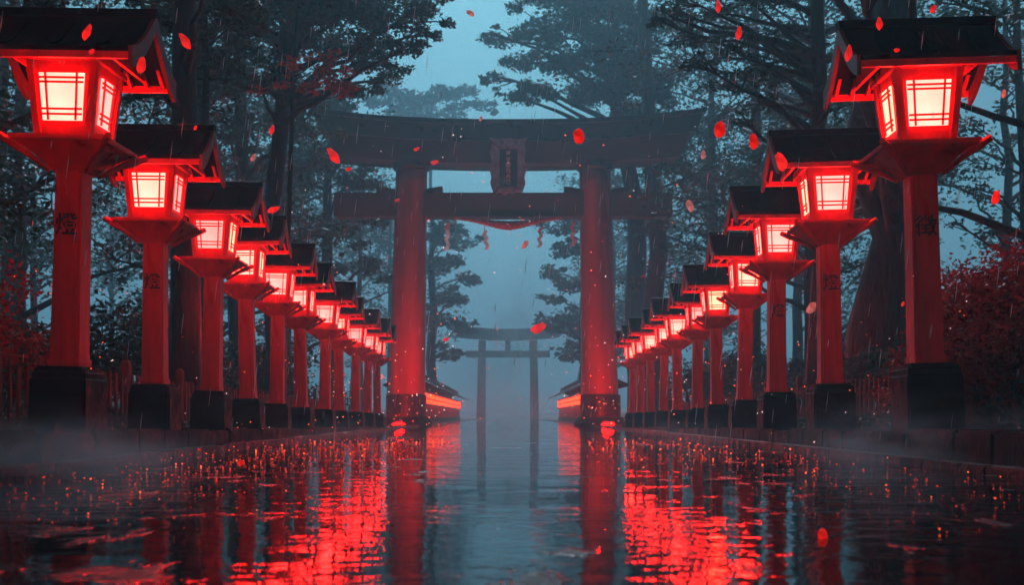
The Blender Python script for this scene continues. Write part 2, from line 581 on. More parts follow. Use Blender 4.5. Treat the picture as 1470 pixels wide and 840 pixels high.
def make_lantern():
    root = empty('lantern', (0, 0, 0))
    z0 = BASE_H
    b = MB()
    b.frustum([(0.185, 0.185, 0), (0.178, 0.178, z0 - 0.07), (0.160, 0.160, z0 - 0.045), (0.160, 0.160, z0)])
    b.build('stone_base', M['stone'], root, bevel=0.015)
    p = MB()
    p.frustum([(0.095, 0.095, z0), (0.090, 0.090, z0 + 0.5), (0.087, 0.087, z0 + 1.27)])
    post = p.build('post', M['lacquer'], root, bevel=0.016)
    t = MB()
    t.frustum([(0.101, 0.101, z0 + 0.002), (0.101, 0.101, z0 + 0.05)])
    t.build('foot_band', M['lacquer'], post, bevel=0.006)
    # platform: inverted flared pyramid under a thick slab
    pl = MB()
    lv = []
    for k in range(6):
        u = k / 5
        q = 0.105 + 0.172 * (u ** 1.25)
        lv.append((q, q * .92, z0 + 1.225 + 0.155 * (u ** 0.9)))
    lv += [(0.300, 0.275, z0 + 1.381), (0.303, 0.278, z0 + 1.412)]
    pl.frustum(lv)
    plat = pl.build('platform', M['lacquer'], root, bevel=0.006)
    for sx in (-1, 1):
        for sy in (-1, 1):
            br = MB()
            pts = [(0.11, 1.225), (0.21, 1.315), (0.278, 1.362), (0.335, 1.402)]
            outl = []
            br.tube([(sx * r * 1.02, sy * r * .94, z0 + z - 0.004) for r, z in pts], [0.014, 0.02, 0.026, 0.022], 6)
            br.build('bracket', M['lacquer'], root)
    # lamp box: four flared corner posts, sills and heads
    zb, zt = z0 + 1.412, z0 + 1.875
    hb, ht = 0.180, 0.222
    half = lambda z: hb + (ht - hb) * (z - zb) / (zt - zb)
    fr = MB()
    for sx in (-1, 1):
        for sy in (-1, 1):
            fr.frustum([(0.024, 0.024, 0), (0.024, 0.024, 1)])
            base = len(fr.v) - 8
            for k in range(8):
                x, y, u = fr.v[base + k]
                z = zb + (zt - zb) * u
                h = half(z) - 0.024
                fr.v[base + k] = (x + sx * h, y + sy * h, z)

    wz0, wz1 = z0 + 1.515, z0 + 1.80     # window opening
    for k in range(4):
        rot = Matrix.Rotation(k * math.pi / 2, 4, 'Z')

        def face(x, z, off):
            return rot @ Vector((x, -(half(z)) + off, z))
        wl = MB()                          # the boards round the window
        wb, wt = (0.122, 0.142) if k % 2 == 0 else (0.088, 0.104)
        def board(x0a, x1a, za, x0b, x1b, zb_):
            q = [face(x0a, za, .012), face(x1a, za, .012), face(x1b, zb_, .012), face(x0b, zb_, .012)]
            q2 = [face(x0a, za, .034), face(x1a, za, .034), face(x1b, zb_, .034), face(x0b, zb_, .034)]
            wl.rings([q, q2])
        cb, ct = half(zb) - 0.047, half(zt) - 0.047
        cw0 = half(wz0) - 0.047
        cw1 = half(wz1) - 0.047
        board(-cb, cb, zb + .001, -cw0, cw0, wz0)
        board(-cw1, cw1, wz1, -ct, ct, zt - .001)
        board(-cw0, -wb, wz0, -cw1, -wt, wz1)
        board(wb, cw0, wz0, wt, cw1, wz1)
        wl.build('panel', M['lacquer'], root)
        pn = MB()
        pn.rings([[face(-wb, wz0, .003), face(wb, wz0, .003), face(wt, wz1, .003), face(-wt, wz1, .003)],
                  [face(-wb, wz0, .031), face(wb, wz0, .031), face(wt, wz1, .031), face(-wt, wz1, .031)]])
        pane = pn.build('window', M['pane'], root)
        la = MB()
        H = wz1 - wz0
        def bar(xa, za, xb, zb_, wd):
            A, B = face(xa, za, -.003), face(xb, zb_, -.003)
            la.bar(A, B, wd, 0.010, up=rot @ Vector((0, -1, 0)))
        for sx in (-1, 1):
            bar(sx * wb * .70, wz0, sx * wt * .70, wz1, 0.012)
        for u in (0.125, 0.235, 0.80, 0.895):
            xx = wb + (wt - wb) * u
            bar(-xx, wz0 + H * u, xx, wz0 + H * u, 0.012)
        la.build('lattice', M['lacquer'], pane)
    hd = fr
    hd.frustum([(0.236, 0.236, zt), (0.236, 0.236, zt + 0.035)])
    hd.frustum([(0.208, 0.208, zt + 0.0352), (0.208, 0.208, zt + 0.09)])
    hd.build('lamp_box', M['lacquer'], root, bevel=0.004)
    # gabled roof with concave slopes, ridge along x
    zr, ze, hd_, hl = z0 + 2.20, z0 + 1.885, 0.39, 0.48
    prof = []
    n = 9
    for k in range(-n, n + 1):
        u = abs(k) / n
        prof.append((hd_ * k / n, zr - (zr - ze) * (1 - (1 - u) ** 1.55) ** 1.0))
    top = [(y, z + 0.028) for y, z in prof]
    outline = prof + list(reversed(top))
    rf = MB()
    rf.prism_x(outline, -hl, hl)
    roof = rf.build('roof', M['roof'], root)
    rc = MB()
    rc.prism_x([(-0.055, zr + .005), (0.055, zr + .005), (0.045, zr + 0.055), (0.0, zr + 0.068), (-0.045, zr + 0.055)], -hl - 0.03, hl + 0.03)
    rc.build('ridge_cap', M['roof'], roof, bevel=0.004)
    for fx in (-0.62, 0.0, 0.62):       # battens down the slopes
        bt = MB()
        x = fx * hl
        for sgn in (-1, 1):
            pts = [(x, sgn * y, z + 0.036) for y, z in top[n:] if True]
            pts = [(x, sgn * hd_ * q / 6, 0) for q in range(1, 7)]
            pts = [(px, py, np.interp(abs(py), [a for a, _ in prof[n:]], [c for _, c in prof[n:]]) + 0.036) for px, py, _ in pts]
            bt.tube(pts, 0.010, 5)
        bt.build('batten', M['roof'], roof)
    for sx in (-1, 1):
        bb = MB()
        lo = [(y, z - 0.075 - 0.02 * abs(y) / hd_) for y, z in prof]
        hi = [(y, z + 0.034) for y, z in prof]
        a, b_ = sorted((sx * (hl + 0.002), sx * (hl + 0.027)))
        bb.prism_x(lo + list(reversed(hi)), a, b_)
        bb.build('bargeboard', M['dark_lacquer'], root)
    for sy in (-1, 1):
        ea = MB()
        a, b_ = sorted((sy * (hd_ - 0.035), sy * (hd_ - 0.008)))
        ea.box(-hl + .002, hl - .002, a, b_, ze - 0.042, ze - 0.002)
        for i in range(9):
            x = -hl * 0.9 + i * hl * 1.8 / 8
            ea.bar((x, sy * 0.24, z0 + 1.960), (x, sy * (hd_ - 0.037), ze - 0.016), 0.022, 0.026)
        ea.build('eave_frame', M['lacquer'], root)
    for sx in (-1, 1):
        gw = MB()
        a, b_ = sorted((sx * 0.30, sx * 0.325))
        ys = [-.34, -.2, -.1, 0, .1, .2, .34]
        zz = [np.interp(abs(y), [q for q, _ in prof[n:]], [q for _, q in prof[n:]]) - .004 for y in ys]
        gw.prism_x([(-.34, ze + .01), (.34, ze + .01)] + [(y, z) for y, z in reversed(list(zip(ys, zz)))][0:], a, b_)
        gw.build('gable_wall', M['lacquer'], root)
    return root, post


LX = 3.0
left_off = [923, 630, 505, 424, 370, 330, 294, 262, 239, 217, 200, 185]
left_win = [2.15, 2.166, 1.929, 1.854, 1.80, 1.74, 1.713, 1.695, 1.632, 1.62, 1.60, 1.59]
left_base = [.34, .333, .267, .249, .195, .156, .12, .105, .09, .075, .065, .06]
right_off = [1120, 605, 466, 388, 340, 303, 273, 246, 225, 208, 192, 180]
right_win = [2.15, 2.22, 2.07, 1.98, 1.80, 1.66, 1.60, 1.58, 1.56, 1.55, 1.54, 1.53]
right_base = [.34, .37, .29, .26, .20, .16, .12, .10, .09, .08, .07, .06]
lean_l = [0, 1.6, 0.5, 0.9, -1.0, 0.6, -0.7, 1.1, -0.9, 0.5, 1.0, -0.6]
lean_r = [0, -1.6, -0.8, -0.2, 1.0, -0.9, 0.7, -0.6, 1.0, -0.8, 0.5, 0.9]
ordn = ['', 'nearest', 'second nearest', 'third', 'fourth', 'fifth', 'sixth', 'seventh', 'eighth', 'ninth', 'tenth', 'eleventh']
side_txt = {-1: 'left row', 1: 'right row'}
extra = {
    (-1, 1): 'big red post lantern with bold black writing, nearest in the left row',
    (-1, 2): 'red post lantern with faint black writing, second nearest in the left row',
    (1, 1): 'big red post lantern marked with one black character, nearest of the right row',
    (1, 2): 'red post lantern on a darker post, second nearest in the right row',
    (1, 3): 'red post lantern with black writing on its post, third nearest, right row',
}
proto, proto_post = make_lantern()
lanterns = []
first = True
for s, offs, wins, bases, leans in ((-1, left_off, left_win, left_base, lean_l), (1, right_off, right_win, right_base, lean_r)):
    for i in range(len(offs)):
        o = proto if first else copy_tree(proto)
        first = False
        y = LX * F / offs[i]
        sc = (wins[i] - bases[i]) / 1.7
        o.scale = (sc, sc, sc)
        o.location = (s * LX, y, EYE + bases[i] - BASE_H * sc)
        o.rotation_euler = (R(rnd.uniform(-.6, .6)), R(leans[i]), R(rnd.uniform(-4, 4)))
        if i == 0:
            lab = ('red post lantern outside the frame, first of the ' + side_txt[s])
        else:
            lab = extra.get((s, i), '%s lit red post lantern from the near end, %s' % (ordn[i], side_txt[s]))
        tag(o, lab, 'lantern', 'lit red post lanterns along the path')
        lanterns.append(o)
        ch = {(-1, 1): '燈', (-1, 2): '燈', (1, 1): '徴', (1, 2): '燈', (1, 3): '燈'}.get((s, i))
        if ch:
            po = [c for c in o.children if c.name.split('.')[0] == 'post'][0]
            text_mesh(ch, 0.148, M['ink'], 'inscription', po, (0.0, -0.0925, BASE_H + 0.88))


# ------------------------------------------------------------------ gate (torii)
def curved_beam(half, n, zf_lo, zf_hi, y0, y1, endcut, ox=0.0):
    """beam whose lower/upper edges follow zf_*(u), u in -1..1; ends cut aslant"""
    mb = MB()
    rings = []
    for k in range(n + 1):
        u = -1 + 2 * k / n
        xl = u * (half - endcut) + ox
        xh = u * half + ox
        rings.append([(xl, y0, zf_lo(u)), (xl, y1, zf_lo(u)), (xh, y1, zf_hi(u)), (xh, y0, zf_hi(u))])
    mb.rings(rings)
    return mb


def make_gate(D, px2m, cx, label, big=True):
    root = empty('torii_gate', (cx, D, 0))
    tag(root, label, 'torii gate')
    u_ = px2m
    Z = lambda py: EYE + (VY - py) * u_
    for s in (-1, 1):
        xb, xt = s * 139.5 * u_, s * 131.5 * u_
        rb, rt = 27.5 * u_, 22.5 * u_
        zt = Z(243)
        mb = MB()
        rings = []
        for k in range(17):
            t = k / 16
            z = 0.05 + (zt - 0.05) * t
            r = rb + (rt - rb) * (t ** 0.8)
            x = xb + (xt - xb) * t
            rings.append([(x + r * math.cos(2 * math.pi * i / 40), r * math.sin(2 * math.pi * i / 40), z) for i in range(40)])
        mb.rings(rings)
        pil = mb.build('pillar', M['gate_lacquer'], root, smooth=True)
        sl_ = MB()
        zs0, zs1 = Z(599), Z(567)
        sl_.lathe([(rb + .035, zs0), (rb + .04, zs0 + .02), (rb + .035, zs1 - .03), (rb + .02, zs1)], 40, xb + (xt - xb) * .05, 0)
        sl_.build('base_sleeve', M['black'], pil, smooth=False)
        pt = MB()
        pt.lathe([(rb + .22, 0.0), (rb + .22, .09), (rb + .10, max(.16, zs0 - .005)), (rb * .8, max(.16, zs0 - .005) + .01)], 40, xb, 0)
        pt.build('plinth', M['stone'], root)
        cl = MB()
        cl.lathe([(rt + .02, Z(246)), (rt + .10, Z(243)), (rt + .12, Z(234))], 36, xt, 0)
        cl.build('collar', M['copper_roof'], root)
    dpt = 26 * u_
    sag = lambda u: 13 * u_ * abs(u) ** 2.2
    curved_beam(274 * u_, 32, lambda u: Z(209) + sag(u), lambda u: Z(187) + sag(u) + 3 * u_ * abs(u) ** 4, -dpt * 1.25, dpt * 1.25, 9 * u_, 7 * u_).build('top_beam', M['copper_roof'], root)
    curved_beam(279 * u_, 32, lambda u: Z(186.8) + sag(u) + 3 * u_ * abs(u) ** 4, lambda u: Z(181) + sag(u) + 4 * u_ * abs(u) ** 4, -dpt * 1.5, dpt * 1.5, 2 * u_, 7 * u_).build('beam_cap', M['copper_roof'], root)
    curved_beam(258 * u_, 32, lambda u: Z(240) + sag(u) * .8, lambda u: Z(209.3) + sag(u), -dpt, dpt, 14 * u_, 7 * u_).build('second_beam', M['beam_wood'], root)
    nk = MB()
    nk.box(-241 * u_, 241 * u_, -dpt * .55, dpt * .55, Z(313), Z(279))
    nk.build('tie_beam', M['beam_wood'], root, bevel=.02)
    for s in (-1, 1):
        for q in (-1, 1):
            wd = MB()
            x0 = s * 134 * u_ + q * 20 * u_
            x1 = s * 134 * u_ + q * 47 * u_
            pts = [(x0, Z(278.6)), (x1, Z(278.6)), (x1, Z(269)), (x0, Z(273.5))]
            wd.prism(pts, -dpt * .42, dpt * .42)
            wd.build('wedge', M['beam_wood'], root, bevel=.01)
    st = MB()
    st.box(-15 * u_, 15 * u_, -dpt * .5, dpt * .5, Z(279) + .002, Z(235) - .002)
    st.build('strut', M['beam_wood'], root)
    return root, Z, u_, dpt


GD = 34.0
gate, GZ, gu, gdp = make_gate(GD, GD / F, -4.5 / F * GD, 'great vermilion torii gate across the path, with dark curved top beam and a name plaque')


def make_plaque():
    y0 = -gdp * 1.25 - 0.10
    ox = 4.5 * gu + (729 - 727) * gu - 0.0
    px = lambda p: (p - 729) * gu + ox * 1.0
    pn = MB()
    pn.box(px(716), px(744), y0 + .02, y0 + .12, GZ(277), GZ(220))
    panel = pn.build('plaque', M['plaque'], gate)
    fr = MB()

    def pris(pts, a, b):
        fr.prism([(px(x), GZ(y)) for x, y in pts], y0 + a, y0 + b)
    # flared side boards with lobed outline, top board with horned ends, curled foot
    pris([(716, 221), (716, 276), (709, 284), (704, 270), (706, 262), (703, 250), (706, 240), (704, 226), (707, 214)], -.03, .10)
    pris([(744, 221), (752, 214), (754, 226), (752, 238), (756, 250), (752, 262), (754, 271), (749, 284), (744, 276)], -.03, .10)
    pris([(702, 207), (709, 213), (716, 220.4), (744, 220.4), (751, 213), (757, 207), (755, 214), (750, 216), (744, 208.5), (730, 207), (716, 208.5), (709, 216), (704, 214)][0:5] + [(757, 207), (744, 209), (730, 208), (716, 209)], -.05, .09)
    pris([(712, 285), (715.8, 277.5), (744.2, 277.5), (748, 285), (742, 283), (736, 287), (730, 284), (724, 287), (718, 283)], -.06, .08)
    fr.build('plaque_frame', M['plaque_frame'], panel)
    ru = MB()
    for x0, x1 in ((716.2, 717.6), (742.4, 743.8)):
        ru.box(px(x0), px(x1), y0 - .012, y0 + .018, GZ(276.5), GZ(221))
    ru.box(px(717.7), px(742.3), y0 - .012, y0 + .018, GZ(222.4), GZ(221))
    ru.box(px(717.7), px(742.3), y0 - .012, y0 + .018, GZ(276.5), GZ(275))
    ru.build('inner_frame', M['plaque_frame'], panel)
    # a column of worn brush characters, no longer legible
    tx = MB()
    glyphs = [[(-3, 2, 3, 2.4), (-2, 0, 2.5, .6), (2.6, 2.4, 1.6, -2), (-2.4, -2, 0, -.5)],
              [(-3, 1.5, 3, 1.8), (0, 3, -.2, -3), (-2.8, -1, 2.8, -.6), (-1.5, -2.8, 2, -2.6)],
              [(-2.6, 3, -2.8, -3), (2.6, 3, 2.5, -3), (-2.6, 2.6, 2.6, 2.6), (-2.6, 0, 2.6, 0.2), (-2.6, -2.7, 2.6, -2.7)],
              [(-3, 2, 0, 2.5), (-1.4, 3, -1.6, -3), (.5, 2, 3, 2), (.6, -2.6, 3, -2.4), (1.8, 2, 1.7, -2.5)],
              [(-3, 0, 3, .4), (0, 3, -2.8, -3), (0, .2, 3, -3), (-1, 2, 2, 2.2)],
              [(-2.8, 2.6, 2.8, 2.7), (-2.5, 2.6, -2.6, -2.8), (2.6, 2.7, 2.5, -2.8), (0, 2.6, 0, -2.6), (-2.6, -2.8, 2.6, -2.7)]]
    for k, g in enumerate(glyphs):
        cy = 228.5 + k * 8.0
        for x0, z0, x1, z1 in g:
            a = Vector((px(729.5 + x0 * .95), y0 + .012, GZ(cy - z0)))
            b = Vector((px(729.5 + x1 * .95), y0 + .012, GZ(cy - z1)))
            tx.bar(a, b, 0.030, 0.014, up=(0, -1, 0))
    tx.build('lettering', M['gold'], panel)


make_plaque()

# rope under the tie beam
gx = gate.location.x


def make_rope():
    y = GD - gdp * .55 - 0.05
    pts_px = [(652, 312.5), (672, 315), (692, 318.5), (712, 322), (730, 324), (748, 322), (768, 318.5), (788, 315), (806, 312.5)]
    pts = []
    for k in range(33):
        t = k / 32 * 8
        i = min(7, int(t))
        f = t - i
        pts.append((pts_px[i][0] * (1 - f) + pts_px[i + 1][0] * f, pts_px[i][1] * (1 - f) + pts_px[i + 1][1] * f))
    mb = MB()
    for ph in range(3):
        ctr, rr = [], []
        for k in range(97):
            t = k / 96
            x = np.interp(t * 32, range(33), [p[0] for p in pts])
            z = np.interp(t * 32, range(33), [p[1] for p in pts])
            c = P(x, z, y)
            c.y = y
            th = 0.045 + 0.075 * math.exp(-((t - .5) / .24) ** 2)
            a = t * 46 + ph * 2.094
            ctr.append(c + Vector((0, math.cos(a) * th * .55, math.sin(a) * th * .55)))
            rr.append(th * .68)
        mb.tube(ctr, rr, 8)
    o = mb.build('rope', M['rope'], smooth=True)
    tag(o, 'thick twisted straw rope sagging under the gate tie beam', 'rope')
    # hanging paper streamers
    specs = [(643, 'pale zigzag paper streamer beside the left gate pillar', 316, 358),
             (695, 'pale zigzag paper streamer left of the rope middle', 327, 357),
             (777, 'pinkish zigzag paper streamer right of the rope middle', 322, 354),
             (822, 'dim zigzag paper streamer beside the right gate pillar', 314, 352)]
    for x, lab, a, b in specs:
        top = P(x, 312.8, y)
        root = empty('paper_streamer', (top.x, y - .0, top.z - .002))
        tag(root, lab, 'streamer', 'paper streamers under the gate')
        cd = MB()
        hz = (a + 4 - 312.8) / F * y
        cd.tube([(0, 0, 0), (0, 0, -hz)], .012, 6)
        cd.build('cord', M['rope'], root)
        H = (b - a - 4) / F * y
        n = 5
        for q in range(n):                     # folded strips hanging zigzag
            zt = -hz - H * q / n
            zb = -hz - H * (q + 1.15) / n
            sx = 1 if q % 2 else -1
            xa, xb, w_ = -.045 * sx, .045 * sx, .06
            mb = MB()
            r = [(xa - w_, .02 * q, zt), (xa + w_, .02 * q + .02, zt), (xb + w_, .02 * q + .035, zb), (xb - w_, .02 * q + .01, zb)]
            mb.rings([r, [(p[0], p[1] + .005, p[2]) for p in r]])
            mb.build('paper_strip', M['paper'], root)
        root.rotation_euler = (0, R(rnd.uniform(-6, 6)), R(rnd.uniform(-30, 30)))


make_rope()

# red lamps set in the ground at the pillar feet
for s, lab in ((-1, 'small red ground lamp before the foot of the left gate pillar'), (1, 'small red ground lamp before the foot of the right gate pillar')):
    c = P(572 if s < 0 else 873, 606, 31.2)
    root = empty('ground_lamp', (c.x, 31.2, 0.0))
    tag(root, lab, 'lamp', 'red lamps at the gate feet')
    h = MB()
    h.lathe([(.22, 0), (.23, .045), (.20, .07), (.18, .07)], 24)
    h.build('housing', M['black'], root)
    g_ = MB()
    g_.lathe([(.17, .06), (.165, .08), (.13, .105), (.07, .12), (.01, .122)], 24)
    g_.build('lens', M['ground_lamp'], root, smooth=True)


# far gate: same family, plainer
def far_gate():
    D = 92.0
    u = D / F
    cx = (729 - VX) * u
    Z = lambda py: EYE + (VY - py) * u
    root = empty('torii_gate', (cx, D, 0))
    tag(root, 'small distant torii gate fading in the mist beyond the great gate', 'torii gate')
    for s in (-1, 1):
        mb = MB()
        mb.rings([[(s * x * u + r * u * math.cos(a * math.pi / 12), r * u * math.sin(a * math.pi / 12), z) for a in range(24)]
                  for x, r, z in ((38.5, 6.6, .0), (37.6, 6, Z(540)), (36.8, 5.4, Z(489)))])
        mb.build('pillar', M['gate_lacquer'], root, smooth=True)
    sag = lambda q: 8 * u * abs(q) ** 2.0
    curved_beam(91 * u, 24, lambda q: Z(481) + sag(q), lambda q: Z(473) + sag(q) * 1.1, -.55, .55, 4 * u).build('top_beam', M['copper_roof'], root)
    curved_beam(80 * u, 24, lambda q: Z(489) + sag(q) * .6, lambda q: Z(481.2) + sag(q), -.45, .45, 6 * u).build('second_beam', M['beam_wood'], root)
    n = MB()
    n.box(-60 * u, 60 * u, -.25, .25, Z(513.5), Z(504))
    n.build('tie_beam', M['beam_wood'], root)
    st = MB()
    st.box(-4 * u, 4 * u, -.2, .2, Z(504) + .002, Z(489) - .002)
    st.build('strut', M['beam_wood'], root)


far_gate()


# ------------------------------------------------------------------ roofed walls with lamps beyond the gate
def gallery(s, label):
    X = 3.05
    y0, y1 = (37.2, 74.0) if s < 0 else (37.2, 66.0)
    root = empty('roofed_wall', (s * X, y0, 0))
    tag(root, label, 'wall', 'lamp lit roofed walls beyond the gate')
    L_ = y1 - y0
    T = lambda a: s * a

    def bx(mb, xa, xb, ya, yb, za, zb):
        a, b = sorted((T(xa), T(xb)))
        mb.box(a, b, ya, yb, za, zb)
    wl = MB()
    bx(wl, .1, .4, 0, L_, .0, 1.15)
    wl.build('wall', M['wall'], root)
    wp = MB()
    bx(wp, .02, .099, 0, L_, .0, .22)
    wp.build('footing', M['stone'], root)
    rf = MB()
    prof = [(-.55, 1.30), (-.25, 1.43), (.05, 1.60), (.25, 1.78), (.45, 1.60), (.75, 1.43), (1.05, 1.30)]
    up = [(x, z + .06) for x, z in reversed(prof)]
    ol = [(T(x), z) for x, z in prof + up]
    rf.rings([[(x, -.2, z) for x, z in ol], [(x, L_ + .2, z) for x, z in ol]])
    roof = rf.build('roof', M['roof'], root)
    rc = MB()
    bx(rc, .14, .36, -.25, L_ + .25, 1.80, 1.92)
    rc.build('ridge_cap', M['roof'], roof)
    bm_ = MB()
    bx(bm_, -.05, -.001, 0, L_, .70, .78)
    bx(bm_, -.05, -.001, 0, L_, .95, .99)
    bx(bm_, -.02, .099, 0, L_, 1.18, 1.26)
    bm_.build('rail', M['wall'], root)
    n = 22
    for i in range(n):
        y = L_ * (i + .5) / n
        ps = MB()
        bx(ps, .0, .095, y - L_ / n / 2 - .05, y - L_ / n / 2 + .05, .221, .699)
        ps.build('wall_post', M['wall'], root)
        lp = MB()
        bx(lp, .0, .0985, y - .62, y + .62, .80, 1.165)
        lp.build('eave_lamp', M['eave_lamp'], root)


gallery(-1, 'low red wall left of the far path, roofed, with glowing orange lamps under its eave')
gallery(1, 'low red wall right of the far path, roofed, with glowing orange lamps under its eave')


# ------------------------------------------------------------------ fences
def fence(s, y0, y1, X, label):
    root = empty('picket_fence', (s * X, y0, 0))
    tag(root, label, 'fence', 'picket fences behind the lanterns')
    pk = MB()
    y = y0
    k = 0
    gz = lambda y: ledge_z(y) - .05
    while y < y1:
        h = .62 + rnd.uniform(-.02, .02)
        yy = y - y0
        w_ = .045
        z0 = gz(y)
        jx = rnd.uniform(-.006, .006)
        pk.rings([[(jx - .012, yy - w_ / 2, z0), (jx + .012, yy - w_ / 2, z0), (jx + .012, yy + w_ / 2, z0), (jx - .012, yy + w_ / 2, z0)],
                  [(jx - .012, yy - w_ / 2, z0 + h), (jx + .012, yy - w_ / 2, z0 + h), (jx + .012, yy + w_ / 2, z0 + h), (jx - .012, yy + w_ / 2, z0 + h)],
                  [(jx - .012, yy - .004, z0 + h + .03), (jx + .012, yy - .004, z0 + h + .03), (jx + .012, yy + .004, z0 + h + .03), (jx - .012, yy + .004, z0 + h + .03)]])
        y += .17
    pk.build('pickets', M['fence'], root)
    y = y0
    while y <= y1 + .1:
        po = MB()
        z0 = gz(y)
        po.frustum([(.045, .045, z0), (.045, .045, z0 + .78), (.02, .02, z0 + .82)], s * .07, y - y0)
        po.build('fence_post', M['fence'], root, bevel=.006)
        y += 2.04
    for hz in (.14, .48):
        rl = MB()
        rl.bar((s * .028, -.05, gz(y0) + hz), (s * .028, y1 - y0 + .05, gz(y1) + hz), .03, .06)
        rl.build('rail', M['fence'], root)


fence(-1, 4.2, 27, 4.15, 'dark wooden picket fence behind the left row of lanterns')
fence(1, 4.2, 27, 4.25, 'dark wooden picket fence behind the right row of lanterns')


# ------------------------------------------------------------------ trees
def leaves_object(name, centers, radii, counts, size, mat, parent, flat=0.5, aspect=0.45, droop=0.0):
    """leaf-shaped faces spread through ellipsoid clumps (centres in parent space)"""
    P_, S_ = [], []
    for c, r, n in zip(centers, radii, counts):
        n = int(n)
        if n <= 0:
            continue
        v = nr.normal(size=(n, 3))
        v /= np.linalg.norm(v, axis=1, keepdims=True)
        rad = nr.random(n) ** (1 / 2.2)
        rr = np.array([r, r, r * flat])
        p = v * rad[:, None] * rr * (0.75 + 0.5 * nr.random((n, 1)))
        p[:, 2] -= droop * (p[:, 0] ** 2 + p[:, 1] ** 2) / max(r, 1e-3)
        P_.append(p + np.array(c))
    P_ = np.concatenate(P_)
    n = len(P_)
    a = nr.normal(size=(n, 3))
    a[:, 2] *= 0.55
    a /= np.linalg.norm(a, axis=1, keepdims=True)
    b = nr.normal(size=(n, 3))
    b -= a * np.sum(a * b, axis=1, keepdims=True)
    b /= np.linalg.norm(b, axis=1, keepdims=True)
    s = size * (0.55 + 0.9 * nr.random((n, 1)))
    V = np.empty((n, 4, 3))
    V[:, 0] = P_ - a * s * .5
    V[:, 1] = P_ + b * s * aspect * .5
    V[:, 2] = P_ + a * s * .5
    V[:, 3] = P_ - b * s * aspect * .5
    me = bpy.data.meshes.new(name)
    me.vertices.add(n * 4)
    me.vertices.foreach_set('co', V.reshape(-1))
    me.loops.add(n * 4)
    me.loops.foreach_set('vertex_index', np.arange(n * 4, dtype=np.int32))
    me.polygons.add(n)
    me.polygons.foreach_set('loop_start', np.arange(0, n * 4, 4, dtype=np.int32))
    me.update(calc_edges=True)
    me.materials.append(mat)
    o = bpy.data.objects.new(name, me)
    COL.objects.link(o)
    o.parent = parent
    return o


def limb_path(a, b, sag, rng, n=6):
    a, b = Vector(a), Vector(b)
    L_ = (b - a).length
    out = []
    for k in range(n + 1):
        t = k / n
        p = a.lerp(b, t)
        p.z += sag * math.sin(t * math.pi) * L_
        j = 0.035 * L_ * math.sin(t * math.pi)
        p += Vector((rng.uniform(-j, j), rng.uniform(-j, j), rng.uniform(-j, j)))
        out.append(p)
    return out


def tree(name, label, cat, x, y, h, r, clumps, leaf, lsize, density, lean=(0, 0), z=None, flat=.5, group=None, seed=0, twig=True, aspect=.45, droop=0.0, extra_limbs=()):
    """trunk at (x, y); clumps: list of (wx, wy, wz, radius) in world space, each carried by a limb"""
    rng = random.Random(seed * 31 + 5)
    gz = 0.0 if z is None else z
    root = empty(name, (x, y, gz))
    tag(root, label, cat, group)
    tr = MB()
    pts, rad = [], []
    n = 10
    wob = [rng.uniform(-1, 1) * r * .5 for _ in range(2 * n + 2)]
    for k in range(n + 1):
        t = k / n
        pts.append(Vector((lean[0] * t ** 1.3 + wob[k] * (t > 0), lean[1] * t + wob[n + k] * (t > 0), h * t - .25 * (k == 0))))
        rad.append(r * (1.35 if k == 0 else 1) * (1 - .72 * t))
    tr.tube(pts, rad, 12)
    cs, rs, ns = [], [], []
    lb = tr
    for (wx, wy, wz, cr) in clumps:
        c = Vector((wx - x, wy - y, wz - gz))
        hd = math.hypot(c.x, c.y)
        za = min(h * .97, max(h * .12, c.z - .38 * hd))
        t = za / h
        i = min(n - 1, int(t * n))
        a = pts[i].lerp(pts[i + 1], t * n - i)
        ra = max(.018, min(rad[i] * .45, .03 + .022 * (c - a).length))
        lp = limb_path(a, c, rng.uniform(.02, .09), rng)
        lb.tube(lp, [ra * (1 - .8 * k / (len(lp) - 1)) for k in range(len(lp))], 6)
        cs.append(c)
        rs.append(cr)
        ns.append(density * cr * cr)
        # sub-clumps along the limb and around the end
        for q in range(4):
            d_ = Vector((rng.uniform(-1, 1), rng.uniform(-1, 1), rng.uniform(-.45, .5))).normalized() * cr * rng.uniform(.8, 1.5)
            c2 = c + d_
            cs.append(c2)
            r2 = cr * rng.uniform(.35, .62)
            rs.append(r2)
            ns.append(density * r2 * r2 * 1.2)
            if twig:
                lp2 = limb_path(lp[-2], c2, .05, rng, 4)
                lb.tube(lp2, [ra * .3 * (1 - .75 * k / 4) + .004 for k in range(5)], 5)
    for pth, r0 in extra_limbs:
        q = [Vector(p) - Vector((x, y, gz)) for p in pth]
        lb.tube(q, [r0 * (1 - .8 * k / (len(q) - 1)) for k in range(len(q))], 8)
    tr.build('trunk', M['bark'], root, smooth=True)
    if cs:
        leaves_object('crown', cs, rs, ns, lsize, leaf, root, flat, aspect, droop)
    return root


def pxclumps(lst, d, jitter=1.0, seed=1):
    """[(px, py, radius_px), ...] -> world clumps round distance d"""
    rng = random.Random(seed)
    out = []
    for px, py, rp in lst:
        dd = d + rng.uniform(-jitter, jitter)
        p = P(px, py, dd)
        out.append((p.x, p.y, p.z, rp * dd / F))
    return out


def gz(x, y):
    a = abs(x)
    return ledge_z(y) + .10 * max(0, a - 5) * (1 if a < 24 else .6) - .1


def place(px, d):
    return (px - VX) / F * d


# --- left side
def L_tree(px, d, wpx, **kw):
    x = place(px, d)
    return dict(x=x, y=d, r=wpx * d / F / 2 / .8, z=gz(x, d))


